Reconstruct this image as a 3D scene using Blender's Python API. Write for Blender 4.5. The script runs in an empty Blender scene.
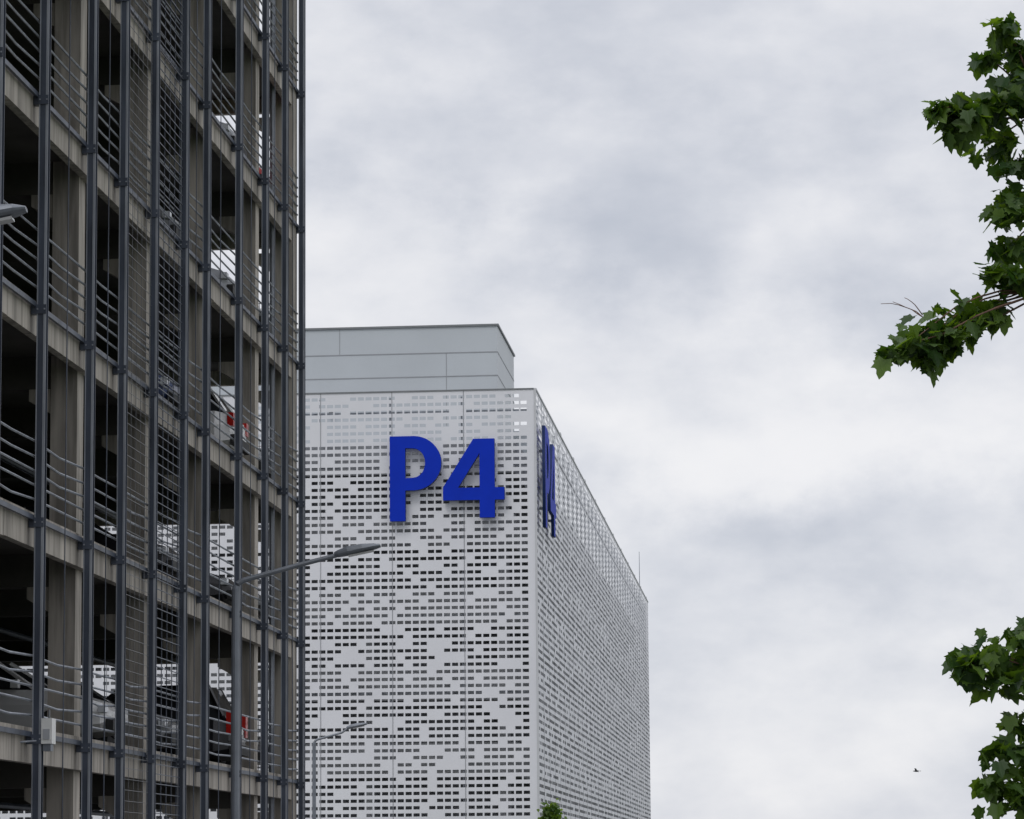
import bpy, math, random
from mathutils import Vector, Matrix
R = random.Random(7)
scene = bpy.context.scene
scene.view_settings.view_transform = 'Standard'
scene.view_settings.look = 'None'
scene.view_settings.exposure = 0

# ---------------------------------------------------------------- materials
def mat(name, col, rough=0.6, metal=0.0, var=0.0, scale=3.0, bump=0.0, streak=False, spec=0.5, stretch=None, stain=0.0):
    m = bpy.data.materials.new(name); m.use_nodes = True
    nt = m.node_tree; n = nt.nodes; l = nt.links
    b = n['Principled BSDF']
    b.inputs['Roughness'].default_value = rough
    b.inputs['Metallic'].default_value = metal
    b.inputs['Specular IOR Level'].default_value = spec
    b.inputs['Base Color'].default_value = (*col, 1)
    if var > 0:
        tc = n.new('ShaderNodeTexCoord'); mp = n.new('ShaderNodeMapping')
        mp.inputs['Scale'].default_value = stretch or ((1, 1, 0.18) if streak else (1, 1, 1))
        l.new(tc.outputs['Object'], mp.inputs['Vector'])
        nz = n.new('ShaderNodeTexNoise'); nz.inputs['Scale'].default_value = scale
        nz.inputs['Detail'].default_value = 6; nz.inputs['Roughness'].default_value = 0.6
        l.new(mp.outputs[0], nz.inputs['Vector'])
        cr = n.new('ShaderNodeValToRGB')
        cr.color_ramp.elements[0].position = 0.3; cr.color_ramp.elements[1].position = 0.7
        cr.color_ramp.elements[0].color = tuple(c * (1 - var) for c in col) + (1,)
        cr.color_ramp.elements[1].color = tuple(min(1, c * (1 + var)) for c in col) + (1,)
        l.new(nz.outputs['Fac'], cr.inputs['Fac']); last = cr.outputs[0]
        if stain > 0:   # dirt runs
            mp2 = n.new('ShaderNodeMapping'); mp2.inputs['Scale'].default_value = (1, 1, 0.07)
            l.new(tc.outputs['Object'], mp2.inputs['Vector'])
            n2 = n.new('ShaderNodeTexNoise'); n2.inputs['Scale'].default_value = 9; n2.inputs['Detail'].default_value = 4
            l.new(mp2.outputs[0], n2.inputs['Vector'])
            c2 = n.new('ShaderNodeValToRGB'); c2.color_ramp.elements[0].position = 0.42; c2.color_ramp.elements[1].position = 0.62
            c2.color_ramp.elements[0].color = (1, 1, 1, 1); c2.color_ramp.elements[1].color = (1-stain, 1-stain, 1-stain, 1)
            l.new(n2.outputs['Fac'], c2.inputs[0])
            mm = n.new('ShaderNodeMixRGB'); mm.blend_type = 'MULTIPLY'; mm.inputs[0].default_value = 1
            l.new(last, mm.inputs[1]); l.new(c2.outputs[0], mm.inputs[2]); last = mm.outputs[0]
        l.new(last, b.inputs['Base Color'])
        if bump > 0:
            bp = n.new('ShaderNodeBump'); bp.inputs['Strength'].default_value = bump
            bp.inputs['Distance'].default_value = 0.02
            l.new(nz.outputs['Fac'], bp.inputs['Height']); l.new(bp.outputs[0], b.inputs['Normal'])
    return m

M = {}
M['concrete'] = mat('concrete', (0.40, 0.365, 0.32), 0.85, var=0.26, scale=1.8, bump=0.3, streak=True, stain=0.38)
M['concrete_shade'] = mat('concrete_in_shade', (0.075, 0.07, 0.063), 0.9, var=0.3, scale=1.0)  # darker copy of the concrete, interior shade put into its colour
M['inner'] = mat('inner_concrete', (0.36, 0.37, 0.39), 0.9, var=0.2, scale=0.8)
M['galv'] = mat('galvanised_steel', (0.30, 0.32, 0.355), 0.5, metal=0.4, var=0.3, scale=5.0, streak=True)
M['steel'] = mat('dark_steel', (0.062, 0.074, 0.10), 0.45, metal=0.3, var=0.45, scale=4.0, streak=True)
M['wire'] = mat('wire', (0.16, 0.165, 0.175), 0.5, metal=0.4, var=0.1)
M['facade'] = mat('perforated_sheet', (0.67, 0.675, 0.71), 0.5, var=0.05, scale=0.35, stretch=(1, 1, 0.5))
M['facade_edge'] = mat('facade_edge', (0.50, 0.51, 0.53), 0.5, var=0.06, scale=1)
M['seam'] = mat('seam', (0.27, 0.28, 0.30), 0.6, var=0.05)
M['panel'] = mat('roof_cladding', (0.45, 0.48, 0.51), 0.45, var=0.05, scale=0.3)
M['panel_trim'] = mat('roof_trim', (0.17, 0.18, 0.19), 0.5, var=0.1)
M['blue'] = mat('sign_blue', (0.001, 0.026, 0.42), 0.6, var=0.08, scale=1.0, spec=0.15)
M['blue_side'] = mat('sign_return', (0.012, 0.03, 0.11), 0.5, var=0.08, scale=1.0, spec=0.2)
M['lamp'] = mat('lamp_grey', (0.16, 0.175, 0.20), 0.45, metal=0.3, var=0.15, scale=3)
M['lamp_lens'] = mat('lamp_lens', (0.5, 0.5, 0.5), 0.2, var=0.05)
M['asphalt'] = mat('asphalt', (0.05, 0.05, 0.052), 0.9, var=0.25, scale=0.8, bump=0.2)
M['paving'] = mat('paving', (0.22, 0.22, 0.22), 0.9, var=0.2, scale=1.5)
M['grass'] = mat('grass', (0.06, 0.10, 0.03), 0.95, var=0.4, scale=0.6)
M['kerb'] = mat('kerb', (0.36, 0.35, 0.33), 0.9, var=0.15)
M['paint'] = mat('road_paint', (0.75, 0.75, 0.73), 0.8, var=0.08)
M['bark'] = mat('bark', (0.10, 0.075, 0.055), 0.9, var=0.4, scale=12, bump=0.6, streak=True)
M['twig'] = mat('twig', (0.13, 0.07, 0.05), 0.8, var=0.3, scale=12)
M['glass'] = mat('car_glass', (0.02, 0.022, 0.025), 0.08, var=0.05)
M['tyre'] = mat('tyre', (0.02, 0.02, 0.02), 0.85, var=0.1)
M['rim'] = mat('rim', (0.4, 0.4, 0.42), 0.35, metal=0.7, var=0.1)
M['red'] = mat('tail_light', (0.45, 0.015, 0.01), 0.25, var=0.05)
M['head'] = mat('head_light', (0.7, 0.72, 0.75), 0.15, var=0.05)
M['trim'] = mat('car_trim', (0.03, 0.03, 0.03), 0.6, var=0.05)
M['white_box'] = mat('white_plastic', (0.7, 0.7, 0.68), 0.5, var=0.05)
M['bird'] = mat('feathers', (0.03, 0.03, 0.035), 0.8, var=0.2)
for nm, c in (('white', (0.66, 0.66, 0.66)), ('silver', (0.30, 0.31, 0.33)), ('black', (0.02, 0.02, 0.024)),
              ('darkblue', (0.03, 0.05, 0.12)), ('redp', (0.35, 0.02, 0.02)), ('grey', (0.10, 0.105, 0.11))):
    M['car_' + nm] = mat('car_paint_' + nm, c, 0.22, metal=0.2, var=0.03, scale=2)

def leaf_mat(name, dark, light):
    m = bpy.data.materials.new(name); m.use_nodes = True
    nt = m.node_tree; n = nt.nodes; l = nt.links
    b = n['Principled BSDF']; out = n['Material Output']
    b.inputs['Roughness'].default_value = 0.5
    g = n.new('ShaderNodeNewGeometry'); cr = n.new('ShaderNodeValToRGB')
    cr.color_ramp.elements[0].color = (*dark, 1); cr.color_ramp.elements[1].color = (*light, 1)
    l.new(g.outputs['Random Per Island'], cr.inputs[0])
    l.new(cr.outputs[0], b.inputs['Base Color'])
    t = n.new('ShaderNodeBsdfTranslucent')
    mx = n.new('ShaderNodeMixShader'); mx.inputs[0].default_value = 0.40
    hs = n.new('ShaderNodeMixRGB'); hs.blend_type = 'MULTIPLY'; hs.inputs[0].default_value = 1
    hs.inputs[2].default_value = (2.4, 2.3, 0.5, 1)
    l.new(cr.outputs[0], hs.inputs[1]); l.new(hs.outputs[0], t.inputs[0])
    l.new(b.outputs[0], mx.inputs[1]); l.new(t.outputs[0], mx.inputs[2]); l.new(mx.outputs[0], out.inputs[0])
    return m
M['leaf'] = leaf_mat('maple_leaf', (0.018, 0.052, 0.012), (0.095, 0.165, 0.026))
M['leaf2'] = leaf_mat('young_leaf', (0.05, 0.11, 0.02), (0.14, 0.22, 0.05))

# ---------------------------------------------------------------- mesh builder
class MB:
    def __init__(s): s.v = []; s.f = []; s.m = []; s.mats = []
    def mi(s, k):
        if k not in s.mats: s.mats.append(k)
        return s.mats.index(k)
    def poly(s, pts, k):
        b = len(s.v); s.v += [tuple(p) for p in pts]; s.f.append(tuple(range(b, b + len(pts)))); s.m.append(s.mi(k))
    def box(s, x0, x1, y0, y1, z0, z1, k):
        b = len(s.v)
        s.v += [(x0,y0,z0),(x1,y0,z0),(x1,y1,z0),(x0,y1,z0),(x0,y0,z1),(x1,y0,z1),(x1,y1,z1),(x0,y1,z1)]
        for q in ((0,3,2,1),(4,5,6,7),(0,1,5,4),(1,2,6,5),(2,3,7,6),(3,0,4,7)):
            s.f.append(tuple(b + i for i in q)); s.m.append(s.mi(k))
    def loft(s, rings, k, cap=True, kf=None):
        b = len(s.v); n = len(rings[0])
        for r in rings: s.v += [tuple(p) for p in r]
        for i in range(len(rings) - 1):
            for j in range(n):
                j2 = (j + 1) % n
                s.f.append((b+i*n+j, b+i*n+j2, b+(i+1)*n+j2, b+(i+1)*n+j))
                s.m.append(s.mi(kf(i, j) if kf else k))
        if cap:
            s.f.append(tuple(b + j for j in reversed(range(n)))); s.m.append(s.mi(k))
            s.f.append(tuple(b + (len(rings)-1)*n + j for j in range(n))); s.m.append(s.mi(k))
    def tube(s, pts, rad, k, n=6):
        pts = [Vector(p) for p in pts]; rings = []
        if not hasattr(rad, '__len__'): rad = [rad] * len(pts)
        for i, p in enumerate(pts):
            d = (pts[min(i+1, len(pts)-1)] - pts[max(i-1, 0)]).normalized()
            a = Vector((0,0,1)) if abs(d.z) < 0.9 else Vector((1,0,0))
            u = d.cross(a).normalized(); w = d.cross(u)
            rings.append([p + (u*math.cos(t) + w*math.sin(t))*rad[i] for t in [2*math.pi*j/n for j in range(n)]])
        s.loft(rings, k)
    def obj(s, name, parent=None, loc=(0,0,0), rot=(0,0,0), smooth=False):
        me = bpy.data.meshes.new(name); me.from_pydata(s.v, [], s.f)
        for k in s.mats: me.materials.append(M[k])
        me.polygons.foreach_set('material_index', s.m)
        if smooth: me.polygons.foreach_set('use_smooth', [True]*len(s.f))
        me.update()
        o = bpy.data.objects.new(name, me); scene.collection.objects.link(o)
        o.location = loc; o.rotation_euler = rot
        if parent: o.parent = parent
        return o
def empty(name, loc, rz=0):
    o = bpy.data.objects.new(name, None); scene.collection.objects.link(o)
    o.location = loc; o.rotation_euler = (0, 0, rz); return o

RZ = -math.atan(0.0917)      # street direction: both garages stand square to it

# ---------------------------------------------------------------- near parking garage
G = empty('parking_garage', (-6.70, 39.3, 0), RZ)
levels = [3.7 + 3.0*i for i in range(7)]
S0, S1 = -22.0, 24.75
cols = [-13.9, -9.0, -4.1, 0.75, 5.6, 10.45, 15.5, 20.8]
posts = [-12.2, -9.8, -7.4, -5.0, -2.6, -0.4, 2.08, 5.0, 7.2, 9.5, 12.0, 14.0, 17.2, 20.1, 22.5, 24.7]
XE = -0.16
st = MB()
for z in levels:
    st.box(-16, XE-0.131, S0, S1, z-0.20, z, 'concrete_shade')
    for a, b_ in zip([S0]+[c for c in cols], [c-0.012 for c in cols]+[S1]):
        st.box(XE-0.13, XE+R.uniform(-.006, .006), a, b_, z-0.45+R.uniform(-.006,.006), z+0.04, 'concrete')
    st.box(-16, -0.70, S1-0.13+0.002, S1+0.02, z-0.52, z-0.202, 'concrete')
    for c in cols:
        st.box(-15.8, -0.55, c-0.16, c+0.16, z-0.70, z-0.202, 'concrete_shade')
for c in cols + [24.5]:
    for x0, x1, kk in ((-0.70, -0.293, 'concrete'), (-8.6, -8.2, 'concrete_shade'), (-16.0, -15.6, 'concrete_shade')):
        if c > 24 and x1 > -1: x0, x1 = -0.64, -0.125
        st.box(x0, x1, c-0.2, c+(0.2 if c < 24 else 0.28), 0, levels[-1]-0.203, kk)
    for z in levels:   # corbels
        x = -0.703 if c < 24 else -0.643
        b = [(x,z-1.08),(x,z-0.703),(x-0.34,z-0.703),(x-0.34,z-0.88)]
        st.loft([[(p[0], c-0.17, p[1]) for p in b], [(p[0], c+0.17, p[1]) for p in b]], 'concrete')
st.box(-16.2, -16.003, S0, S1-4, 0, levels[-1], 'concrete_shade')
st.box(-16.2, -0.6, S0-0.2, S0-0.003, 0, levels[-1], 'concrete_shade')
st.box(-7.6, -7.4, S0, 12, 0, levels[-1]-0.25, 'concrete_shade')  # this wall and the next block are added to darken the bays
st.box(-14, -7.2, 12.1, 19.5, 0, levels[-1]-0.25, 'concrete_shade')
st.obj('concrete_frame', G)

sp = MB()
for s in posts:      # H-section posts
    h = levels[-1] + 1.2
    sp.box(-0.065, 0.065, s-0.065, s-0.050, 0, h, 'steel')
    sp.box(0.030, 0.066, s-0.072, s-0.0655, 0, h, 'galv')
    sp.box(-0.066, -0.050, s-0.072, s-0.0655, 0, h, 'galv')
    sp.box(-0.065, 0.065, s+0.050, s+0.065, 0, h, 'steel')
    sp.box(-0.008, 0.008, s-0.049, s+0.049, 0, h, 'steel')
    for z in levels:
        sp.box(XE+0.008, -0.067, s-0.06, s+0.06, z-0.20, z-0.06, 'steel')
        sp.box(-0.072, 0.072, s-0.09, s-0.074, z-0.20, z-0.07, 'steel')
        for dx in (-.05, .05):
            sp.box(dx-.010, dx+.010, s-0.10, s-0.091, z-0.145, z-0.125, 'galv')
# intermediate tie rods
for s in (3.6, 6.2, 13.1, 15.4, 18.6, 21.3, 23.6):
    sp.tube([(-0.02, s, 0.1), (-0.02, s, 22.5)], 0.009, 'steel', 5)
sp.obj('steel_posts', G)

rl = MB()
for z in levels:
    rl.box(-0.12, -0.075, S0, S1, z-0.10, z-0.03, 'steel')
    for i, h in enumerate((0.20, 0.40, 0.60, 0.80, 1.02)):
        for a, b_ in zip(posts[:-1], posts[1:]):
            sag = R.choice((0, 0, 0.01, 0.02, 0.035, 0.05))
            rl.tube([(-0.10, a, z+h), (-0.10, (a+b_)/2, z+h-sag), (-0.10, b_, z+h)], 0.018, 'galv', 5)
    for h in (0.25, 0.5, 0.75, 1.05):
        rl.tube([(-15.5, S1-0.05, z+h), (-0.66, S1-0.05, z+h)], 0.02, 'galv', 5)
rl.obj('guard_rails', G)

ms = MB()
def mesh_y(y0, y1, z0, z1, x, dy, dz, r=0.005, k='wire'):
    y = y0
    while y < y1: ms.box(x-r, x+r, y-r, y+r, z0, z1, k); y += dy
    z = z0
    while z < z1: ms.box(x+r+.001, x+3*r, y0, y1, z-r, z+r, k); z += dz
def mesh_x(x0, x1, z0, z1, y, dx, dz, r=0.006):
    x = x0
    while x < x1: ms.box(x-r, x+r, y-r, y+r, z0, z1, 'wire'); x += dx
    z = z0
    while z < z1: ms.box(x0, x1, y+r+.001, y+3*r, z-r, z+r, 'wire'); z += dz
mesh_y(7.3, 9.4, 0.3, 22, -0.04, 0.35, 0.17, 0.004)
mesh_y(9.6, 11.9, 0.3, 22, -0.04, 0.42, 0.16, 0.007, 'steel')
for z in levels:
    mesh_x(-8, -0.66, z+0.06, z+1.3, S1-0.1, 0.12, 0.12)
ms.obj('wire_mesh_screens', G)

mi = MB()
for z in levels:
    mi.tube([(-3.2, S0, z-0.79), (-3.2, S1-0.5, z-0.79)], 0.05, 'steel', 8)
    for c in cols:
        mi.box(-5.6, -4.2, c+2.3, c+2.42, z-0.32, z-0.24, 'inner')
mi.tube([(-0.36, 23.0, 0), (-0.36, 23.0, 21.5)], 0.06, 'galv', 8)
mi.obj('services', G)
fb = MB()
fb.box(0.07, 0.22, 1.98, 2.2, 3.50, 3.85, 'white_box')
fb.box(0.09, 0.20, 2.0, 2.15, 3.40, 3.498, 'lamp')
fb.box(0.10, 0.19, 1.965, 1.978, 3.56, 3.70, 'inner')
fb.tube([(0.15, 2.1, 3.85), (0.15, 2.1, 3.97)], 0.015, 'wire')
fb.tube([(0.07, 2.1, 3.55), (-0.3, 1.6, 3.50), (-0.9, 1.0, 3.53)], 0.014, 'galv')
fb.obj('junction_box', G)

# ---------------------------------------------------------------- cars
def car(loc, rz, paint, parent=None, tall=1.0, tl=0.92):
    b = MB(); P = 'car_' + paint
    stn = [(0.0,.70,.34,.62,.78),(0.06,.80,.27,.66,.90),(0.35,.86,.22,.70,.96),(0.9,.88,.20,.70,.97),(2.0,.88,.2,.70,.95),
           (3.0,.87,.2,.68,.92),(3.6,.84,.22,.62,.84),(4.0,.76,.26,.56,.72),(4.15,.62,.34,.50,.58)]
    rings = []
    for y, w, zb, zm, zt in stn:
        rings.append([(-w*.86,y,zb),(-w,y,zb+.12),(-w,y,zm),(-w*.93,y,zt),(0,y,zt+.03),(w*.93,y,zt),(w,y,zm),(w,y,zb+.12),(w*.86,y,zb)])
    b.loft(rings, P)
    H = 1.46*tall
    gh = [(0.10,.76,.93,.74,.94),(0.45,.80,.95,.60,H-.06),(0.75,.80,.95,.61,H),(1.9,.80,.95,.61,H),(2.25,.80,.93,.60,H-.06),(3.05,.74,.90,.72,.93)]
    rr = [[(-w0,y,z0-.02),(-w1,y,z1),(0,y,z1+.03),(w1,y,z1),(w0,y,z0-.02)] for y,w0,z0,w1,z1 in gh]
    def kf(i, j):
        if j in (1, 2) and i in (1, 2, 3): return P
        return 'glass'
    b.loft(rr, 'glass', kf=kf)
    for sx in (-1, 1):   # pillars
        for ya, yb, za in ((0.14,0.50,.94),(1.5,1.5,.96),(2.98,2.18,.92)):
            b.tube([(sx*.785,ya,za),(sx*.615,yb,H-.01)], 0.04, P, 5)
        b.box(sx*.99-.1 if sx>0 else -.99-.06, sx*.99+.06 if sx>0 else -.99+.1, 2.62, 2.74, .95, 1.08, P)
        x0, x1 = (.62,.83) if sx > 0 else (-.83,-.62)
        b.box(x0, x1, -.02, .10, .66, tl, 'red')
        b.box(x0, x1, 3.98, 4.10, .56, .68, 'head')
        for wy in (0.78, 3.30):
            r0 = [(sx*.70, wy+.31*math.cos(t), .31+.31*math.sin(t)) for t in [2*math.pi*k/20 for k in range(20)]]
            r1 = [(sx*.895, p[1], p[2]) for p in r0]
            r2 = [(sx*.905, wy+.2*math.cos(t), .31+.2*math.sin(t)) for t in [2*math.pi*k/20 for k in range(20)]]
            b.loft([r0, r1, r2], 'tyre')
            r3 = [(sx*.912, p[1], p[2]) for p in r2]
            b.loft([r2, r3], 'rim')
            for a in range(5):
                t = a*1.2566
                b.tube([(sx*.915, wy, .31), (sx*.915, wy+.17*math.cos(t), .31+.17*math.sin(t))], .022, 'trim', 4)
    b.box(-.78, .78, -.05, .05, .30, .50, 'trim')
    b.box(-.26, .26, -.03, -.004, .70, .82, 'white_box')
    b.box(-.7, .7, 4.08, 4.2, .28, .46, 'trim')
    return b.obj('parked_car', parent, loc, (0, 0, rz), smooth=False)
c0, s0_ = math.cos(RZ), math.sin(RZ)
def gl(x, y, z):  # garage local -> world
    return (-6.70 + x*c0 - y*s0_, 39.3 + x*s0_ + y*c0, z)
def gcar(y, z, paint, flip=False, x=-0.36, tall=1.0, tl=0.92):
    if not flip: car(gl(x, y, z+0.004), RZ + math.pi/2, paint, tall=tall, tl=tl)
    else: car(gl(x-4.2, y, z+0.004), RZ - math.pi/2, paint, tall=tall, tl=tl)
L = levels
gcar(19.3, L[0], 'black', tall=1.12, tl=1.10); gcar(9.0, L[0], 'white', flip=True); gcar(13.6, L[0], 'grey', flip=True); gcar(22.6, L[0], 'black', flip=True)
gcar(19.3, L[1], 'black', flip=True, tall=1.1); gcar(13.6, L[1], 'black', flip=True); gcar(22.6, L[1], 'grey', flip=True)
gcar(19.3, L[2], 'white'); gcar(22.6, L[2], 'silver', flip=True); gcar(13.6, L[2], 'darkblue', flip=True)
gcar(19.2, L[3], 'silver', flip=True); gcar(22.6, L[3], 'grey', flip=True); gcar(13.7, L[3], 'grey', flip=True)
gcar(22.6, L[4], 'redp', flip=True); gcar(19.3, L[4], 'silver', flip=True)

# ---------------------------------------------------------------- far garage with perforated facade
PX, PY = 1.0, 110.0
B = empty('perforated_facade_garage', (PX, PY, 0), RZ)
H = 19.48; WID = 46.0; LEN = 90.0
pitch = 0.262; sh = 0.122; cw = 0.29; gap = 0.062
fa = MB()
def facade(length, P):
    """P(u,z) -> local coordinates ; sheet with real punched slots"""
    nrow = int((H - 2.6) / pitch); zt = H - 0.16
    def q(u0, u1, z0, z1, k='facade'): fa.poly([P(u0,z0), P(u1,z0), P(u1,z1), P(u0,z1)], k)
    q(0, length, zt, H)
    ncell = int(length / cw)
    r2 = random.Random(int(length*10)+3)
    for r in range(nrow):
        z1 = zt - r*pitch; z0 = z1 - sh
        q(0, length, z0-(pitch-sh), z0)
        dens = r2.choice((0.58, 0.72, 0.8, 0.86, 0.92, 0.97))
        cells = []; run_open = r2.random() < dens
        while len(cells) < ncell:
            if run_open: n = max(1, int(r2.choice((3,4,5,7,9,13))*dens*1.2))
            else: n = max(1, int(r2.choice((1,1,2,2,3,4))*(1.4-dens)*1.3))
            cells += [run_open]*n; run_open = not run_open
        cells = cells[:ncell]; cells[0] = False; start = 0.0
        for i, c in enumerate(cells):
            if c:
                a = i*cw + gap/2
                q(start, a, z0, z1); start = (i+1)*cw - gap/2
        q(start, length, z0, z1)
    zb = zt - nrow*pitch
    q(0, length, zb-0.25, zb)
facade(WID, lambda u, z: (-u, 0, z))
facade(LEN, lambda u, z: (0.0, u+0.001, z))
facade(WID, lambda u, z: (-u, LEN, z))
facade(LEN, lambda u, z: (-WID, u+0.001, z))
fa.obj('perforated_sheets', B)
fd = MB()
for i in range(1, 17):
    u = i*2.68
    fd.box(-u-0.012, -u+0.012, -0.012, -0.004, 2.6, H, 'seam')
for i in range(1, 33):
    fd.box(0.004, 0.010, i*2.68-0.012, i*2.68+0.012, 2.6, H, 'seam')
fd.box(-0.05, 0.03, -0.03, 0.05, 2.5, H+0.03, 'facade_edge')
fd.box(-WID, -0.052, -0.03, 0.06, H+0.002, H+0.05, 'panel_trim')
fd.box(-0.06, 0.035, 0.062, LEN, H+0.002, H+0.06, 'facade_edge')
for y in [12+7.5*i for i in range(11)]:
    fd.box(-0.02, 0.04, y, y+0.5, H+0.062, H+0.13, 'facade_edge')
fd.tube([(-0.3, LEN-5, H-1), (-0.3, LEN-5, H+2.9)], [0.04, 0.02], 'galv', 6)
dz = 2.82
decks = [2.9 + dz*i for i in range(6)]
for z in decks:
    fd.box(-WID+1.0, -1.0, 1.0, LEN-1.0, z-0.4, z, 'inner')
    fd.box(-WID+0.97, -0.97, 0.85, 0.97, z-0.5, z+0.75, 'inner')
    fd.box(-0.97, -0.85, 0.86, LEN-0.9, z-0.5, z+0.75, 'inner')
for i in range(10):
    fd.box(-1.6-i*5, -1.2-i*5, 1.2, 1.6, 0, decks[-1]-.41, 'inner')
for i in range(18):
    fd.box(-1.6, -1.2, 1.7+i*5, 2.1+i*5, 0, decks[-1]-.41, 'inner')
for i in range(18):
    fd.box(-i*2.68-0.06-.05, -i*2.68-.055, 0.10, 0.2, 2.5, H-0.2, 'galv')
for i in range(1, 34):
    fd.box(-0.2, -0.10, i*2.68-.03, i*2.68+.03, 2.5, H-0.2, 'galv')
for z in decks + [H-0.5]:
    fd.box(-WID+0.3, -0.3, 0.22, 0.30, z-0.3, z-0.2, 'galv')
    fd.box(-0.30, -0.22, 0.3, LEN-.3, z-0.3, z-0.2, 'galv')
fd.box(-WID+3, -3, 3, LEN-3, 0, decks[-1]-.42, 'inner')
fd.obj('deck_structure', B)
rp = MB()
rx1, ry0, ry1, rz1 = -2.15, 7.9, 15.2, 23.36
rp.box(-WID+6, rx1, ry0, ry1, decks[-1], rz1, 'panel')
rp.box(-WID+5.9, rx1+0.06, ry0-0.06, ry1+0.06, rz1+0.002, rz1+0.08, 'panel_trim')
for z in (rz1-1.05, rz1-2.0):
    rp.box(-WID+6, rx1+0.012, ry0-0.012, ry0-0.002, z-0.02, z+0.02, 'seam')
    rp.box(rx1+0.002, rx1+0.012, ry0, ry1, z-0.02, z+0.02, 'seam')
for x in (-8.5, -14.5, -20.5):
    rp.box(x-0.012, x+0.012, ry0-0.010, ry0-0.003, rz1-1.02, rz1, 'seam')
for x in (-4.2, -10, -16, -22):
    rp.box(x-0.012, x+0.012, ry0-0.010, ry0-0.003, rz1-4, rz1-1.08, 'seam')
rp.box(-4.0, -1.3, ry1+0.2, ry1+6, decks[-1], 20.2, 'panel')
rp.tube([(-6.4, ry0-0.25, rz1-3.9), (-6.4, ry0-0.25, rz1-3.45)], 0.03, 'galv')
rp.box(-8.9, -8.75, ry0-0.25, ry0-0.05, rz1-3.5, rz1-3.3, 'panel_trim')
rp.obj('rooftop_plant_room', B)

# ---------------------------------------------------------------- P4 signs
def arc(cx, cy, rx, ry, a0, a1, n):
    return [(cx+rx*math.cos(math.radians(a0+(a1-a0)*i/n)), cy+ry*math.sin(math.radians(a0+(a1-a0)*i/n))) for i in range(n+1)]
def sign(name, mw, depth, side='blue_side'):
    hP = 3.17; sw = 0.58
    out = [(0,0),(sw,0),(sw,1.14)] + [(0.86,1.14)] + arc(0.88,2.155,1.04,1.015,-88,88,20) + [(0,hP)]
    inn = [(sw,1.60)] + arc(0.86,2.16,0.46,0.55,-90,90,14) + [(sw,2.72)]
    ox = 1.98; oy = 0.08
    o4 = [(1.36,0),(1.92,0),(1.92,0.66),(2.28,0.66),(2.28,1.12),(1.92,1.12),(1.92,2.94),(1.13,2.94),(0,1.14),(0,0.66),(1.36,0.66)]
    i4 = [(1.36,1.12),(0.56,1.12),(1.30,2.30),(1.36,2.42)]
    shapes = [[out, inn], [[(x+ox,y+oy) for x,y in o4], [(x+ox,y+oy) for x,y in i4]]]
    cu = bpy.data.curves.new(name, 'CURVE'); cu.dimensions = '2D'; cu.fill_mode = 'BOTH'; cu.extrude = depth/2
    for sh_ in shapes:
        for ring in sh_:
            sp_ = cu.splines.new('POLY'); sp_.points.add(len(ring)-1)
            for i, (x, y) in enumerate(ring): sp_.points[i].co = (x, y, 0, 1)
            sp_.use_cyclic_u = True
    tmp = bpy.data.objects.new('tmp', cu); scene.collection.objects.link(tmp)
    bpy.context.view_layer.update()
    me = bpy.data.meshes.new_from_object(tmp.evaluated_get(bpy.context.evaluated_depsgraph_get()))
    bpy.data.objects.remove(tmp)
    me.materials.clear(); me.materials.append(M['blue']); me.materials.append(M[side])
    me.transform(Matrix.Rotation(math.pi/2, 4, 'X'))
    me.update()
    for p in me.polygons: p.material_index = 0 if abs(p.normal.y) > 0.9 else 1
    o = bpy.data.objects.new(name, me); scene.collection.objects.link(o); o.matrix_world = mw
    br = MB()
    for x in (0.28, 3.6): 
        for z in (0.6, 2.4): br.box(x-.04, x+.04, depth/2+.002, depth/2+0.12, z-.04, z+.04, 'lamp')
    br.obj('wall_brackets', o)
    return o
Bw = Matrix.Translation((PX, PY, 0)) @ Matrix.Rotation(RZ, 4, 'Z')
sign('garage_sign', Bw @ Matrix.Translation((-5.40, -0.25, 14.60)), 0.22)
sign('garage_sign', Bw @ Matrix.Translation((0.24, 0.7, 14.42)) @ Matrix.Rotation(math.pi/2, 4, 'Z') @ Matrix.Scale(1.2, 4), 0.10, 'blue_side')

# ---------------------------------------------------------------- street lamps
def street_lamp(loc, h, rz=0.0, arm=1.45):
    b = MB()
    b.tube([(0,0,0),(0,0,1.2)], 0.085, 'lamp', 12)
    b.tube([(0,0,1.2),(0,0,h-0.55),(0.015,0,h-0.5)], [0.066,0.058,0.05], 'lamp', 12)
    p = [(0,0,h-0.56),(0.03,0,h-0.47),(0.12,0,h-0.42),(0.4,0,h-0.345),(0.9,0,h-0.21),(arm,0,h-0.06)]
    b.tube(p, [0.05,0.044,0.040,0.038,0.036,0.034], 'lamp', 10)
    ax = Vector((1, 0, 0.20)).normalized(); up = Vector((-0.20,0,1)).normalized(); o = Vector((arm-0.06,0,h-0.06))
    rings = []
    for t, w, hu, hd in ((0,.04,.035,.035),(.06,.07,.06,.05),(.2,.11,.085,.055),(.42,.13,.08,.05),(.6,.11,.05,.045),(.69,.06,.015,.03)):
        c = o + ax*t
        rings.append([c+Vector((0,w*math.cos(a),0))+up*((hu if math.sin(a)>0 else hd)*math.sin(a)) for a in [2*math.pi*i/14 for i in range(14)]])
    b.loft(rings, 'lamp')
    c1 = o+ax*.2-up*.052; c2 = o+ax*.58-up*.050
    b.loft([[c1+Vector((0,.07,0)),c1+Vector((0,-.07,0)),c1+Vector((0,-.06,0))-up*.02,c1+Vector((0,.06,0))-up*.02],
            [c2+Vector((0,.07,0)),c2+Vector((0,-.07,0)),c2+Vector((0,-.06,0))-up*.02,c2+Vector((0,.06,0))-up*.02]], 'lamp_lens')
    return b.obj('street_lamp', None, loc, (0,0,rz), smooth=False)
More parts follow.
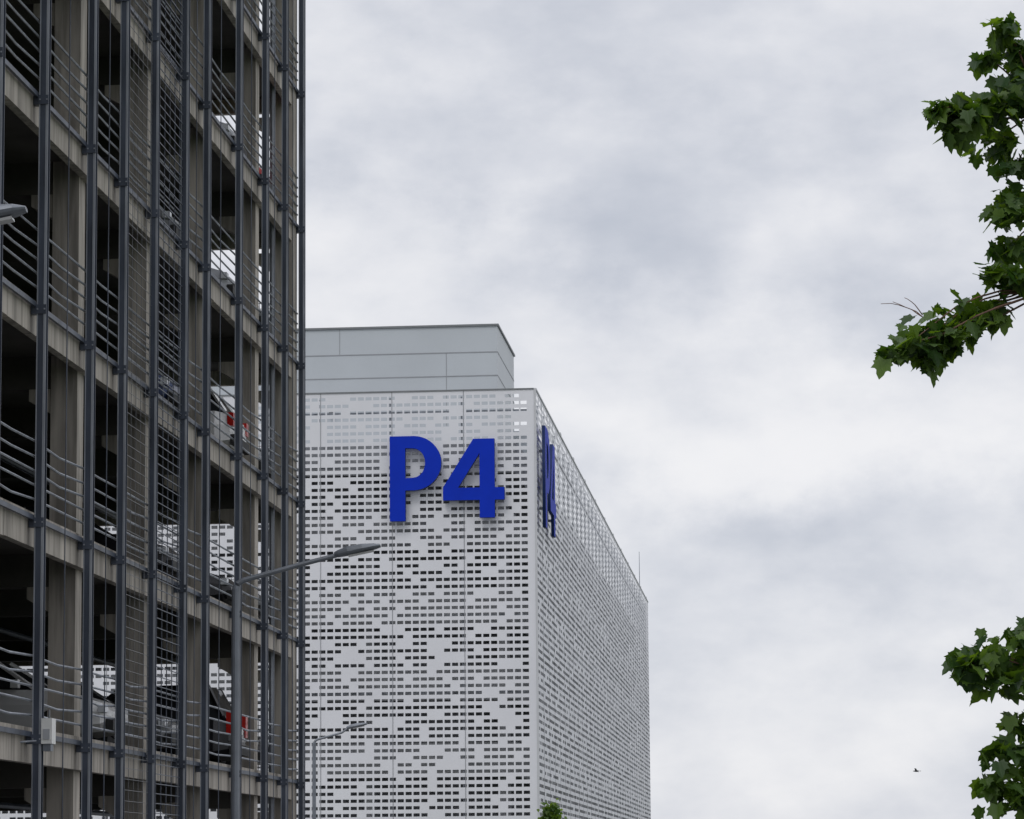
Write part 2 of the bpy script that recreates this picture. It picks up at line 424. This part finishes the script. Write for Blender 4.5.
street_lamp((-4.0, 43.6, 0), 6.38, arm=1.50)
street_lamp((-6.35, 97.0, 0), 6.42, arm=1.1)
street_lamp((-5.66, 22.0, 0), 6.58)

# ---------------------------------------------------------------- trees
LEAF = [(0,0),(0.12,-0.04),(0.36,-0.12),(0.37,0.06),(0.56,0.20),(0.45,0.30),(0.56,0.56),(0.36,0.52),(0.25,0.58),(0.21,0.76),(0.0,1.0),
        (-0.21,0.76),(-0.25,0.58),(-0.36,0.52),(-0.56,0.56),(-0.45,0.30),(-0.56,0.20),(-0.37,0.06),(-0.36,-0.12),(-0.12,-0.04)]
def leaf(b, p, size, rnd, k):
    az = rnd.uniform(0, 2*math.pi); droop = rnd.gauss(0.65, 0.45); rollv = rnd.gauss(0, 0.4)
    m = Matrix.Rotation(az, 3, 'Z') @ Matrix.Rotation(-droop, 3, 'X') @ Matrix.Rotation(rollv, 3, 'Y')
    fold = rnd.uniform(0.05, 0.3)
    pts = [Vector((x*size, y*size, abs(x)*fold*size - y*y*0.15*size)) for x, y in LEAF]
    pts = [p + m @ q for q in pts]
    b0 = len(b.v); b.v += [tuple(q) for q in pts]
    i = b.mi(k); n = len(pts)
    b.f.append(tuple(b0+j for j in range(0, 11))); b.m.append(i)
    b.f.append(tuple([b0] + [b0+j for j in range(10, n)])); b.m.append(i)

def tree_branch(b, a, c, r0, r1, rnd, k='bark', n=7, wob=0.1):
    a = Vector(a); c = Vector(c); L_ = (c-a).length; pts = []
    s1 = Vector((rnd.gauss(0,1), rnd.gauss(0,1), rnd.gauss(0,1)))*wob*L_*0.5
    for i in range(n+1):
        t = i/n
        p = a.lerp(c, t) + s1*math.sin(math.pi*t)*0.5 + Vector((rnd.gauss(0,1), rnd.gauss(0,1), rnd.gauss(0,1)))*wob*L_*0.06*math.sin(math.pi*t)
        p.z += 0.08*L_*math.sin(math.pi*t)
        pts.append(p)
    b.tube(pts, [r0+(r1-r0)*i/n for i in range(n+1)], k, 6)
    return pts

rt = random.Random(11)
T = empty('maple_tree', (5.4, 15.6, 0))
wood = MB(); fol = MB()
off = Vector((5.4, 15.6, 0))
trunk = [(0,0,0),(0.02,0.02,0.8),(-0.03,0.05,1.9),(0.02,0,3.2),(0.08,-.02,4.6),(0,0.05,6.2),(0.05,0,7.6)]
wood.tube(trunk, [0.20,0.16,0.145,0.13,0.10,0.07,0.03], 'bark', 12)
V = [(2.53,15.0,5.98,.08),(2.44,15.1,5.86,.06),(2.60,15.1,5.76,.10),(2.60,15.1,5.90,.10),(2.46,15.0,5.57,.12),(2.58,15.0,5.60,.13),(2.32,15.0,5.52,.11),(2.22,15.0,5.54,.09),(2.14,14.9,5.54,.05),(2.26,15.0,5.44,.06),
     (2.50,15.2,5.42,.11),(2.58,15.1,5.28,.08),(2.50,15.0,5.02,.09),(2.56,15.1,5.12,.09),(2.54,15.1,4.85,.09),(2.46,15.0,4.70,.09),(2.58,15.0,4.66,.08),
     (2.24,15.0,4.44,.13),(2.12,15.0,4.40,.12),(2.00,14.9,4.34,.09),(1.90,14.9,4.28,.05),(2.38,15.1,4.54,.09),(2.08,15.0,4.27,.06),(2.20,15.0,4.36,.10),(2.44,15.1,4.52,.07),
     (2.52,15.0,2.86,.08),(2.36,15.0,2.76,.11),(2.22,15.0,2.74,.08),(2.28,15.0,2.65,.09),(2.48,15.0,2.62,.10),(2.54,15.1,2.43,.10),(2.40,15.0,2.28,.09),
     (2.46,15.0,2.06,.13),(2.56,15.0,2.26,.13),(2.54,15.1,2.75,.10),(2.58,15.1,2.05,.12),(2.36,15.1,2.12,.06)]
V = [(x+.04, y, z, r) for x, y, z, r in V]
hubs = [((3.7,15.3,5.3), 4.3), ((3.6,15.4,4.35), 3.3), ((3.6,15.3,2.75), 2.2)]
for h, zt in hubs:
    tree_branch(wood, (0,0,zt), Vector(h)-off, 0.06, 0.028, rt, wob=0.15)
subs = [((2.75,15.1,5.55),0),((2.75,15.1,4.62),1),((2.78,15.1,2.60),2),((2.8,15.1,5.0),1),((2.85,15.1,2.15),2)]
for p, hi in subs:
    tree_branch(wood, Vector(hubs[hi][0])-off, Vector(p)-off, 0.024, 0.010, rt, 'twig', wob=0.2)
def cluster(c, r, n, size):
    c = Vector(c)
    for _ in range(n):
        d = Vector((rt.gauss(0,.5), rt.gauss(0,.6), rt.gauss(0,.40)))
        if d.length > 1.3: d *= 1.3/d.length
        leaf(fol, c + d*r, size*rt.uniform(0.5, 1.2), rt, 'leaf')
for x, y, z, r in V:
    sub = min(subs, key=lambda s: (Vector(s[0])-Vector((x,y,z))).length)[0]
    pts = tree_branch(wood, Vector(sub)-off, Vector((x,y,z))-off, 0.007, 0.003, rt, 'twig', n=6, wob=0.2)
    cluster(Vector((x,y,z))-off, r, int(12+1500*r*r+100*r), 0.090)
    for p in pts[4:]: cluster(p, 0.05, 2, 0.075)
for x, z, s_ in ((1.95,4.55,4.47),(1.89,4.54,4.47),(2.01,4.57,4.48)):
    tree_branch(wood, Vector((2.10,14.95,s_))-off, Vector((x,14.95,z))-off, 0.003, 0.0015, rt, 'twig', n=5, wob=0.25)
for _ in range(200):
    while True:
        d = Vector((rt.uniform(-1,1), rt.uniform(-1,1), rt.uniform(-1,1)))
        if 0.35 < d.length < 1: break
    p = Vector((0.15+d.x*2.5, d.y*2.6, 5.2+d.z*3.0))
    if p.x + 5.4 < 3.15*(p.y+15.6)/15.0: continue
    cluster(p, 0.30, 32, 0.10)
    if rt.random() < 0.5:
        tree_branch(wood, (0,0,min(7.2,max(2.2,p.z-1.2))), p, 0.03, 0.006, rt, 'bark', n=5)
wood.obj('trunk_and_branches', T, smooth=True)
fol.obj('leaves', T)

T2 = empty('young_tree', (0.80, 60, 0))
w2 = MB(); f2 = MB()
w2.tube([(0,0,0),(0.02,0,1.2),(0,0.02,2.3),(0,0,3.0)], [0.05,0.04,0.03,0.012], 'bark', 8)
for i in range(70):
    t = rt.random(); z = 1.1 + 1.9*t; rr_ = 0.42*(1-t)**0.7+0.01; a = rt.uniform(0, 6.28)
    c = Vector((math.cos(a)*rr_*rt.uniform(.3,1), math.sin(a)*rr_*rt.uniform(.3,1), z))
    w2.tube([(0,0,z-0.2), tuple(c)], [0.01,0.004], 'twig', 4)
    for _ in range(30):
        d = Vector((rt.gauss(0,.08), rt.gauss(0,.08), rt.gauss(0,.09)))
        leaf(f2, c+d, 0.08*rt.uniform(.7,1.2), rt, 'leaf2')
w2.obj('trunk_and_branches', T2); f2.obj('leaves', T2)

# ---------------------------------------------------------------- bird
bd = MB()
rings = []
for y, r in ((-.10,.005),(-.06,.022),(0,.032),(.05,.026),(.075,.018),(.10,.016),(.12,.004)):
    rings.append([(r*math.cos(a), y, r*math.sin(a)) for a in [2*math.pi*i/8 for i in range(8)]])
bd.loft(rings, 'bird')
for sx in (-1, 1):
    bd.poly([(sx*.02,.04,.01),(sx*.13,.05,.06),(sx*.22,-.03,.02),(sx*.12,-.02,.045),(sx*.02,-.03,.01)], 'bird')
bd.poly([(-.01,-.09,0),(.01,-.09,0),(.03,-.16,0),(-.03,-.16,0)], 'bird')
bd.obj('bird', None, (14.0, 104, 5.05), (0, 0.3, math.radians(70)), smooth=False)

# ---------------------------------------------------------------- ground, road
g = MB(); g.poly([(-3000,-3000,0),(3000,-3000,0),(3000,3000,0),(-3000,3000,0)], 'grass'); g.obj('ground')
E = empty('road', (0, 0, 0), RZ)
g = MB()
g.poly([(-3.0,-60,0.004),(4.0,-60,0.004),(4.0,400,0.004),(-3.0,400,0.004)], 'asphalt')
for i in range(60):
    y = -50+i*7
    g.poly([(0.44,y,0.008),(0.56,y,0.008),(0.56,y+3,0.008),(0.44,y+3,0.008)], 'paint')
g.obj('carriageway', E)
g = MB()
g.box(-3.15,-3.0,-60,400,-0.05,0.13,'kerb'); g.box(4.0,4.15,-60,400,-0.05,0.13,'kerb'); g.obj('kerb', E)
g = MB()
g.box(-60,-3.152,-60,105,-0.05,0.12,'paving'); g.box(4.152,6.6,-60,78,-0.05,0.12,'paving')
g.box(6.61,50,60,260,-0.05,0.10,'paving'); g.obj('pavement', E)  # out-of-view plaza added to cut green bounce onto the far facade

# ---------------------------------------------------------------- sky + sun
SUN_EL, SUN_AZ = math.radians(52), math.radians(205)
w = bpy.data.worlds.new('World'); scene.world = w; w.use_nodes = True
nt = w.node_tree; n = nt.nodes; l = nt.links; n.clear()
out = n.new('ShaderNodeOutputWorld')
sky = n.new('ShaderNodeTexSky'); sky.sky_type = 'NISHITA'; sky.sun_disc = False
sky.sun_elevation = SUN_EL; sky.sun_rotation = SUN_AZ
b1 = n.new('ShaderNodeBackground'); b1.inputs['Strength'].default_value = 0.1; l.new(sky.outputs[0], b1.inputs[0])
tc = n.new('ShaderNodeTexCoord')
def noise(scale, mscale, loc, detail, rough=0.5, dist=0.0, col=False):
    mp = n.new('ShaderNodeMapping'); mp.inputs['Scale'].default_value = mscale; mp.inputs['Location'].default_value = loc
    l.new(tc.outputs['Generated'], mp.inputs[0])
    z = n.new('ShaderNodeTexNoise'); z.inputs['Scale'].default_value = scale; z.inputs['Detail'].default_value = detail
    z.inputs['Roughness'].default_value = rough; z.inputs['Distortion'].default_value = dist
    l.new(mp.outputs[0], z.inputs['Vector']); return z.outputs['Color' if col else 'Fac']
def math_(op, a, b):
    m = n.new('ShaderNodeMath'); m.operation = op
    for i, x in enumerate((a, b)):
        if isinstance(x, (int, float)): m.inputs[i].default_value = x
        else: l.new(x, m.inputs[i])
    return m.outputs[0]
def vmath(op, a, b, outn='Vector'):
    m = n.new('ShaderNodeVectorMath'); m.operation = op
    for i, x in enumerate((a, b)):
        if isinstance(x, tuple): m.inputs[i].default_value = x
        else: l.new(x, m.inputs[i])
    return m.outputs[outn]
big = noise(9.0, (1, 1, 1.6), (3.1, 0.4, 1.7), 4, 0.5)
med = noise(18.0, (1, 1, 1.9), (0.3, 5.4, 2.2), 9, 0.55)
v = math_('ADD', math_('MULTIPLY', big, 0.45), math_('MULTIPLY', med, 0.44))
v = math_('ADD', v, 0.065)
warp = vmath('MULTIPLY', vmath('SUBTRACT', noise(16.0, (1,1,1.3), (7.7, 1.1, 3.3), 8, 0.58, col=True), (0.5,0.5,0.5)), (0.13,0.0,0.09))
dirw = vmath('ADD', tc.outputs['Generated'], warp)
banks = [(0.030,0.225,.085,.035,-.17),(-0.02,0.245,.05,.03,-.09),(0.10,0.205,.06,.025,-.09),(-0.05,0.205,.05,.018,.05),(-0.02,0.19,.05,.015,.08),(0.115,0.165,.06,.018,.05),
         (0.13,0.140,.07,.018,.13),(0.07,0.135,.03,.015,.10),(0.11,0.110,.08,.018,-.09),(0.15,0.090,.06,.02,-.05),(0.09,0.045,.09,.022,.09),(0.03,0.165,.05,.02,.05),(0.14,0.235,.05,.03,.03)]
for cx, cz, rx, rz, amt in banks:
    d = vmath('MULTIPLY', vmath('SUBTRACT', dirw, (cx, 0.0, cz)), (1/rx, 0.0, 1/rz))
    ln = vmath('LENGTH', d, (0,0,0), 'Value')
    g_ = math_('POWER', 2.718, math_('MULTIPLY', math_('MULTIPLY', ln, ln), -0.9))
    v = math_('ADD', v, math_('MULTIPLY', g_, amt*0.85))
cr = n.new('ShaderNodeValToRGB'); cr.color_ramp.interpolation = 'B_SPLINE'
e = cr.color_ramp.elements
e[0].position = 0.30; e[0].color = (0.505, 0.54, 0.62, 1)
e[1].position = 0.67; e[1].color = (0.94, 0.935, 0.95, 1)
m_ = e.new(0.48); m_.color = (0.72, 0.74, 0.80, 1)
l.new(v, cr.inputs[0])
sx = n.new('ShaderNodeSeparateXYZ'); l.new(tc.outputs['Generated'], sx.inputs[0])
zf = math_('ADD', 0.98, math_('MULTIPLY', math_('MAXIMUM', math_('SUBTRACT', sx.outputs['Z'], 0.30), 0.0), 1.0))
b2 = n.new('ShaderNodeBackground'); l.new(cr.outputs[0], b2.inputs[0]); l.new(zf, b2.inputs['Strength'])
mx = n.new('ShaderNodeMixShader'); mx.inputs[0].default_value = 0.96
l.new(b1.outputs[0], mx.inputs[1]); l.new(b2.outputs[0], mx.inputs[2]); l.new(mx.outputs[0], out.inputs[0])

sd = bpy.data.lights.new('sun', 'SUN'); sd.energy = 0.8; sd.angle = math.radians(20); sd.color = (1, 0.97, 0.93)
so = bpy.data.objects.new('sun', sd); scene.collection.objects.link(so)
dirv = Vector((math.sin(SUN_AZ)*math.cos(SUN_EL), math.cos(SUN_AZ)*math.cos(SUN_EL), math.sin(SUN_EL)))
so.rotation_euler = dirv.to_track_quat('Z', 'Y').to_euler(); so.location = (0, 0, 60)

# ---------------------------------------------------------------- camera
cd = bpy.data.cameras.new('camera'); co = bpy.data.objects.new('camera', cd); scene.collection.objects.link(co)
cd.sensor_width = 36; cd.sensor_fit = 'HORIZONTAL'; cd.lens = 3000*36/1024; cd.clip_end = 6000; cd.clip_start = 0.1
cd.shift_y = 0.093
co.location = (0, 0, 1.7)
co.rotation_euler = (math.radians(90+6.98), math.radians(0.46), 0)
scene.camera = co
